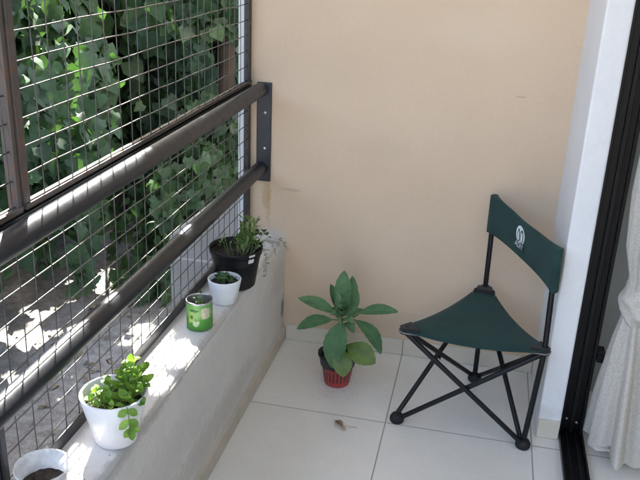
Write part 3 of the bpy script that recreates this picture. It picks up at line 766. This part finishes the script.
for b, e, w, u_, ar, fo, wp in (
    ((-.394,2.415,.275),(-.400,2.42,.438),.058,(0,-1,.25),.05,.35,.58),          # tall centre leaves
    ((-.388,2.425,.265),(-.352,2.45,.352),.040,(.3,-.8,.2),.06,.5,.5),
    ((-.405,2.425,.272),(-.448,2.43,.376),.036,(.6,-.6,.1),-.06,.55,.5),
    ((-.385,2.42,.265),(-.376,2.45,.408),.044,(.5,-.8,.2),.07,.5,.6),
    ((-.392,2.41,.268),(-.372,2.40,.380),.034,(-.2,-.9,.2),.05,.6,.55),
    ((-.402,2.41,.268),(-.418,2.40,.365),.030,(.3,-.9,.2),.05,.6,.5),
    ((-.425,2.412,.278),(-.552,2.39,.326),.050,(.1,-.45,.85),.08,.22,.48),         # left upper
    ((-.430,2.408,.252),(-.546,2.36,.222),.052,(-.1,-.5,.85),.13,.16,.5),         # left lower
    ((-.340,2.42,.285),(-.203,2.40,.318),.046,(-.1,-.45,.85),.10,.20,.5),         # right upper
    ((-.352,2.41,.262),(-.246,2.35,.176),.056,(.5,-.5,.7),.18,.18,.52),          # right lower
    ((-.395,2.405,.252),(-.412,2.345,.098),.082,(-.15,-.9,.45),.12,.20,.48),      # front hanging
    ((-.400,2.40,.262),(-.432,2.365,.292),.036,(0,-.4,1),.25,.35,.5),
    ((-.388,2.40,.262),(-.352,2.36,.272),.036,(.1,-.4,1),.25,.35,.5),
    ((-.394,2.40,.272),(-.392,2.35,.310),.034,(0,-.4,1),.18,.4,.5),
    ((-.385,2.40,.250),(-.345,2.36,.235),.034,(.2,-.5,.9),.25,.35,.5),
    ((-.392,2.41,.285),(-.410,2.37,.325),.026,(.1,-.6,.8),.15,.5,.5),
    ((-.390,2.41,.290),(-.374,2.38,.335),.024,(-.1,-.6,.8),.15,.5,.5),
    ((-.380,2.44,.240),(-.330,2.50,.262),.04,(0,0,1),.12,.2,.5),
    ((-.410,2.44,.240),(-.450,2.50,.255),.04,(0,0,1),.12,.2,.5)):
    k.leaf(P(*b), P(*e), w, u_, ar, fo, 14, .035, wp); rib(b, e, u_, ar)
for b, e, w, u_, ar, fo, wp in (
    ((-.372,2.39,.172),(-.262,2.345,.140),.078,(.1,-.75,.65),.14,.10,.55),
    ((-.385,2.375,.160),(-.368,2.325,.080),.068,(.1,-.9,.4),.10,.12,.5)):
    ko.leaf(P(*b), P(*e), w, u_, ar, fo, 14, .03, wp); rib(b, e, u_, ar)
# short petioles
for b in ((-.425,2.412,.278),(-.430,2.408,.252),(-.340,2.42,.285),(-.352,2.41,.262),(-.395,2.405,.250)):
    st.tube([P(-.395,2.418,.25), P(*b)], .003, 6)
st.tube([P(-.396,2.43,.13), P(-.38,2.40,.165), P(-.372,2.39,.172)], .003, 6); st.tube([P(-.396,2.43,.13), P(-.388,2.39,.150), P(-.385,2.375,.150)], .003, 6)
fo_ = place(k.build('foliage', M['sage']), t); place(mr.build('midrib', M['midrib']), fo_); place(ko.build('old_leaf', M['sage_old']), t); place(st.build('stem', M['stem_green']), t)
bpy.data.objects['old_leaf']['label'] = 'yellowing lower leaves hanging over the pot rim'

k = MB(); r3 = random.Random(3)
for i in range(150):
    if i < 110:
        cx, cy = ((-.752,1.118),(-.716,1.352),(-.727,1.908),(-.712,2.084),(-.719,2.218))[i%5]; a = r3.uniform(0,2*PI); q = r3.uniform(.03,.11)
        x, y = cx+q*math.cos(a), cy+q*math.sin(a)
        if not XO+.05 < x < XT-.02: continue
        z = ZT
    else:
        a = r3.uniform(0,2*PI); q = .05+abs(r3.gauss(0,.05)); x, y, z = -.405+q*math.cos(a), 2.418+q*math.sin(a), 0
        if y > D-.03: continue
    e = r3.uniform(.0006,.0019)
    k.add([(x-e,y,z),(x+e*.9,y-e*.6,z),(x+e*.2,y+e,z),(x,y,z+e*1.2)], [(0,1,3),(1,2,3),(2,0,3)])
tag(k.build('soil_crumbs', M['soil']), 'tiny dark soil crumbs spilled around the pots', 'soil', kind='stuff')
# dry leaf on the tiles
t = thing('dry_leaf', (-.345,2.155,.0005), 'small curled brown dry leaf lying on the white tiles', 'leaf')
k = MB(); k.leaf((-.016,.008,.004), (.014,-.010,.003), .020, (0,0,1), .18, .7, 7, .1); k.leaf((-.018,.018,.003), (-.004,.0,.006), .012, (.3,0,1), .2, .6, 6)
place(k.build('blade', M['dry_leaf']), t)
k = MB(); k.leaf((.008,-.012,.001), (.026,-.022,.003), .014, (0,0,1), .15, .3, 5); place(k.build('fragment', M['dry_light']), t)
k = MB(); k.tube([(.008,-.004,.002),(.03,.0,.0035),(.058,.004,.0015)], .0009, 5); place(k.build('stalk', M['dry_light']), t)

# ------------------------------------------------------------------ sun
SUN_EL = math.radians(46)
ts = Vector((-math.cos(SUN_EL)*.47, math.cos(SUN_EL)*.883, math.sin(SUN_EL))).normalized()   # towards the sun

# ------------------------------------------------------------------ garden
fe = thing('backdrop_fence', (-2.9, 2.5, GZ), 'unseen dark board fence added behind the ivy to darken its gaps', 'fence')  # unseen backdrop, added so gaps between the leaves show dark instead of sky
k = MB(); y = -3.0
while y < 5.2:
    k.box((-2.93+rnd.uniform(-.006,.006), y+.004, GZ), (-2.90, y+.146, 1.6+rnd.uniform(-.02,.02))); y += .15
x = -2.9
while x < 4.0:
    k.box((x+.004, 5.2, GZ), (x+.146, 5.23+rnd.uniform(-.006,.006), 1.6+rnd.uniform(-.02,.02))); x += .15
k.build('boards', M['backdrop_dark'], fe)

# places where the sun comes through the crown: (point, radius)
gaps = []
def gap(p, r): gaps.append((Vector(p), r))
for y, r in ((1.14,.085),(1.24,.08),(1.34,.085),(1.46,.085),(1.57,.075),(1.66,.06)): gap((RX,y,RZ1+.02), r)
for y, r in ((1.06,.085),(1.15,.085),(1.24,.08),(1.31,.075),(1.48,.055),(1.93,.048)): gap((RX,y,RZ2+.02), r)
for x, y, r in ((-.805,1.75,.048),(-.775,1.66,.05),(-.70,1.80,.05),(-.745,1.225,.06),(-.775,1.28,.05),(-.715,1.95,.035),(-.71,1.60,.045),(-.74,1.575,.045),(-.80,1.86,.04)): gap((x,y,ZT), r)
gg0 = len(gaps)
for x, y, r in ((-1.57,2.59,.11),(-1.48,2.36,.09),(-1.71,2.99,.09),(-1.42,3.02,.085),(-1.29,3.01,.085),(-1.84,2.75,.085),(-1.79,3.36,.09),(-2.1,3.1,.09),(-1.63,2.55,.08),(-1.37,2.42,.09),
                (-1.43,2.14,.085),(-1.35,2.12,.085),(-1.30,2.2,.07),(-1.9,3.2,.075),(-1.6,2.75,.075),(-1.5,2.9,.07),(-1.75,3.6,.09),(-1.7,2.45,.08),(-1.25,2.62,.07),(-2.0,3.4,.09),(-1.9,3.6,.09),(-2.15,3.25,.08),(-1.95,3.0,.08),(-1.85,3.8,.08),(-2.2,3.5,.09),(-2.05,2.8,.08)): gap((x,y,GZ), r)
gg1 = len(gaps)
for y, r in ((1.18,.08),(1.27,.08),(1.36,.07),(1.45,.07),(1.54,.07),(1.63,.065),(1.72,.06)): gap((MX,y,1.02), r)
for y, z in ((1.28,1.12),(1.36,1.17),(1.3,1.22),(1.45,1.22),(1.38,1.28),(1.5,1.32),(1.3,1.35),(1.62,1.3)): gap((MX,y,z), .07)
for i in range(34): gap((rnd.uniform(-2.05,-1.8), rnd.uniform(1.6,4.6), rnd.uniform(.1,1.3)), rnd.uniform(.05,.065))
for i in range(44): gap((rnd.uniform(-2.2,-1.1), rnd.uniform(1.7,3.9), GZ), rnd.uniform(.06,.095))
ggaps = gaps[gg0:gg1] + gaps[-44:]
def shaded(c, lst, f=1):
    for p, r in lst:
        v = c-p
        if (v - ts*v.dot(ts)).length < r*f and v.dot(ts) > .15: return False
    return True
def ivy_leaf(k, c, out, L):
    d = Vector((rnd.gauss(0,.5), rnd.gauss(0,.5), -.9+rnd.gauss(0,.35))) + Vector(out)*.25
    nrm = Vector(out)*1.0 + Vector((rnd.gauss(0,.45), rnd.gauss(0,.45), .55+rnd.gauss(0,.4)))
    k.small_leaf(c, d, nrm, L, L*rnd.uniform(.8,1.05))
iv = thing('ivy_hedge', (-2.2, 2.6, GZ), 'dark green ivy hedge hanging behind the wire mesh screens', 'ivy')
k = MB(); kp = MB(); st = MB()
def lump(y, z, s=0):
    return .22*math.sin(1.9*y+2.3*z+s) + .13*math.sin(4.3*y-3.1*z+1+s) + .07*math.sin(9*y+8*z)
for i in range(13500):     # long side, along the fence
    y = rnd.uniform(.3,5.0); z = rnd.uniform(-.02,1.5)+.12*math.sin(5*y)*rnd.random()
    dep = abs(rnd.gauss(0,.16))
    low = .10*math.sin(3.1*y)+.10*math.sin(7.3*y+1)
    if z < .10+low and rnd.random() < .8: continue
    x = -2.18 + lump(y,z) + .10*min(z,1.5) - dep
    if not shaded(Vector((x,y,z)), ggaps, .9): continue
    ivy_leaf(k if rnd.random() < .93 else kp, (x,y,z), (1,-.15,.1), rnd.uniform(.08,.14))
for i in range(5500):      # big inner leaves that close the mass
    y = rnd.uniform(.3,5.1); z = rnd.uniform(.12,1.5)
    c = Vector((-2.42+lump(y,z)+.1*min(z,1.5)+rnd.gauss(0,.04), y, z))
    if shaded(c, ggaps, .9): ivy_leaf(k, c, (1,-.15,.1), rnd.uniform(.12,.18))
for i in range(1800):
    x = rnd.uniform(-2.3,.6); z = rnd.uniform(-.1,1.4)
    c = Vector((x, 4.92+.7*lump(x*1.3,z,2)+rnd.gauss(0,.04), z))
    if shaded(c, ggaps, .9): ivy_leaf(k, c, (.25,-1,.1), rnd.uniform(.12,.18))
for i in range(500):
    c = Vector((rnd.uniform(-2.6,-1.8), rnd.uniform(4.2,5.1), rnd.uniform(.0,1.5)))
    if shaded(c, ggaps, .9): ivy_leaf(k, c, (.5,-.8,.1), rnd.uniform(.12,.18))
for i in range(8500):      # far side across the garden
    x = rnd.uniform(-2.3,.6); z = rnd.uniform(-.15,1.42)+.1*math.sin(6*x)*rnd.random(); dep = abs(rnd.gauss(0,.15))
    y = 4.62 + .7*lump(x*1.3,z,2) + dep
    if not shaded(Vector((x,y,z)), ggaps, .9): continue
    ivy_leaf(k if rnd.random() < .8 else kp, (x,y,z), (.25,-1,.1), rnd.uniform(.08,.14))
for i in range(420):       # leaves in front of the trunk, above and below its bare stretch
    z = .97+abs(rnd.gauss(.12,.2)) if i % 2 else .62-abs(rnd.gauss(.2,.25))
    ivy_leaf(k if rnd.random() < .8 else kp, (-1.43+rnd.gauss(0,.13), 4.08+rnd.gauss(0,.04), z), (.2,-1,.1), rnd.uniform(.07,.12))
for i in range(1500):      # low growth near the grey wall
    a = rnd.uniform(0,2*PI); q = .36*math.sqrt(rnd.random())
    z = GZ + rnd.random()**.8*(.85-.9*q)
    if not shaded(Vector((-1.48+q*math.cos(a)*.9, 3.62+q*math.sin(a)*1.3, z)), ggaps, .9): continue
    ivy_leaf(k, (-1.48+q*math.cos(a)*.9, 3.62+q*math.sin(a)*1.3, z), (.5*math.cos(a),-.6,.3), rnd.uniform(.05,.09))
for (y, x, zb) in ((2.74,-1.56,.02),(2.60,-1.64,.17),(2.86,-1.62,.10),(2.46,-1.75,.16),(2.66,-1.70,.22),(3.05,-1.70,.16),(3.3,-1.78,.05),(2.3,-1.80,.22),(3.5,-1.85,.02),(2.1,-1.85,.2),(3.15,-1.8,.12)):
    z = .95
    st.tube([(x-.55,y,1.0),(x-.2,y+.02,.85),(x-.03,y+.01,.5),(x+.01,y,zb+.05)], .003, 5)
    while z > zb:
        sp = .02 + .09*(z-zb)
        for q in range(2 if z < .4 else 4):
            ivy_leaf(k, (x-.25*max(0,z-.35)+rnd.gauss(0,sp), y+rnd.gauss(0,sp*1.2), z), (1,-.3,.2), rnd.uniform(.055,.10))
        z -= .026
place(k.build('foliage', M['ivy']), None); 
for o_, nm in ((bpy.data.objects['foliage.001'], 'foliage'),): o_.parent = iv; o_.matrix_parent_inverse = Matrix.Translation(-iv.location)
kp.build('pale_foliage', M['ivy_pale'], iv)
for i in range(26):
    y = rnd.uniform(.5,4.9); st.tube([(-2.45,y,GZ),(-2.4,y+rnd.uniform(-.1,.1),.6),(-2.35,y+rnd.uniform(-.2,.2),1.3),(-2.35,y+rnd.uniform(-.3,.3),1.5)], [.012,.010,.007,.004], 6)
st.build('stem', M['stem_brown'], iv)

# tree whose crown shades the balcony
tr = thing('garden_tree', (-1.43,4.22,GZ), 'garden tree with a brown trunk behind the mesh near the white wall end', 'tree')
k = MB(); k.tube([(-1.44,4.25,GZ),(-1.46,4.24,.2),(-1.42,4.22,.8),(-1.45,4.2,1.5),(-1.6,4.3,2.3),(-1.9,4.5,2.9),(-2.5,4.6,3.3),(-3.3,4.4,3.5),(-4.2,4.2,3.5)], [.065,.052,.047,.045,.045,.045,.036,.025,.012], 14)
k.tube([(-1.6,4.3,2.3),(-1.5,4.9,2.9),(-1.8,5.8,3.3),(-2.2,8.2,3.5)], [.04,.032,.024,.01], 10)
k.build('trunk', M['bark'], tr)
k = MB()
for pts in ([(-1.9,4.5,2.9),(-2.3,3.6,3.3),(-2.6,2.6,3.4)], [(-2.5,4.6,3.3),(-3.2,5.6,3.4),(-3.6,7.4,3.45),(-4.2,8.8,3.45)], [(-3.3,4.4,3.5),(-3.9,3.4,3.5),(-4.3,2.4,3.5)], [(-1.9,4.5,2.9),(-1.7,3.6,3.2),(-1.6,2.4,3.35)], [(-1.8,5.8,3.3),(-2.8,6.6,3.4),(-3.2,7.8,3.4)]):
    n = len(pts); k.tube(pts, [.028-.02*i/(n-1) for i in range(n)], 8)
k.build('limb', M['bark'], tr)
k = MB()
cn = 0
for i in range(23000):
    c = Vector((rnd.uniform(-5.2,-1.25), rnd.uniform(1.8,9.8), 3.35+rnd.gauss(0,.20)))
    if not shaded(c, gaps): continue
    k.small_leaf(c, (rnd.gauss(0,1),rnd.gauss(0,1),rnd.gauss(-.4,.4)), (rnd.gauss(0,.35),rnd.gauss(0,.35),1), rnd.uniform(.10,.15), rnd.uniform(.09,.12))
k.build('crown', M['crown'], tr)

# leaf litter
k = MB()
for i in range(380):
    c = Vector((rnd.uniform(-2.4,-.9), rnd.uniform(1.0,4.3), GZ+rnd.uniform(.004,.014)))
    an = rnd.uniform(0,2*PI)
    k.small_leaf(c, (math.cos(an),math.sin(an),rnd.gauss(0,.25)), (rnd.gauss(0,.3),rnd.gauss(0,.3),1), rnd.uniform(.015,.045), rnd.uniform(.012,.03))
M['litter'] = leafmat('litter_leaf', (.16,.12,.085), (.27,.21,.15), (.38,.32,.24), .8, .05)
tag(k.build('leaf_litter', M['litter']), 'dry brown leaf litter scattered over the garden ground', 'leaf litter', kind='stuff')

# ------------------------------------------------------------------ light, camera, render
sd = bpy.data.lights.new('sun', 'SUN'); sd.energy = 5.0; sd.angle = math.radians(.5); sd.color = (1,.95,.87)
so = bpy.data.objects.new('sun', sd); COL.objects.link(so); so.rotation_euler = ts.to_track_quat('Z','Y').to_euler(); so.location = (-3,0,6)
w = bpy.data.worlds.new('World'); S.world = w; w.use_nodes = True
nt = w.node_tree; sk = nt.nodes.new('ShaderNodeTexSky'); sk.sky_type = 'NISHITA'; sk.sun_disc = False; sk.air_density = 1.0; sk.dust_density = 6.0; sk.ozone_density = .4
sk.sun_elevation = SUN_EL; sk.sun_rotation = math.atan2(ts.x, ts.y)
nt.links.new(sk.outputs[0], nt.nodes['Background'].inputs[0]); nt.nodes['Background'].inputs[1].default_value = .15

cd = bpy.data.cameras.new('camera'); cam = bpy.data.objects.new('camera', cd); COL.objects.link(cam); S.camera = cam
r_ = Vector((0.97623123,0.21302912,0.03988966)); u_ = Vector((-0.11381696,0.34728235,0.93082795)); f_ = Vector((-0.18444048,0.91324343,-0.3632742))
mw = Matrix.Identity(4)
for i in range(3): mw[i][0] = r_[i]; mw[i][1] = u_[i]; mw[i][2] = -f_[i]
mw[0][3], mw[1][3], mw[2][3] = 0, 0, 1.5
cam.matrix_world = mw
cd.lens = 44.25; cd.sensor_width = 36; cd.clip_start = .02; cd.clip_end = 300
S.render.engine = 'CYCLES'
S.cycles.max_bounces = 10; S.cycles.diffuse_bounces = 6; S.cycles.transparent_max_bounces = 12
S.render.resolution_x, S.render.resolution_y = 1024, 768
vs_ = S.view_settings; vs_.view_transform = 'Standard'; vs_.look = 'None'; vs_.gamma = 1; vs_.use_curve_mapping = False
vs_.exposure = 3.08
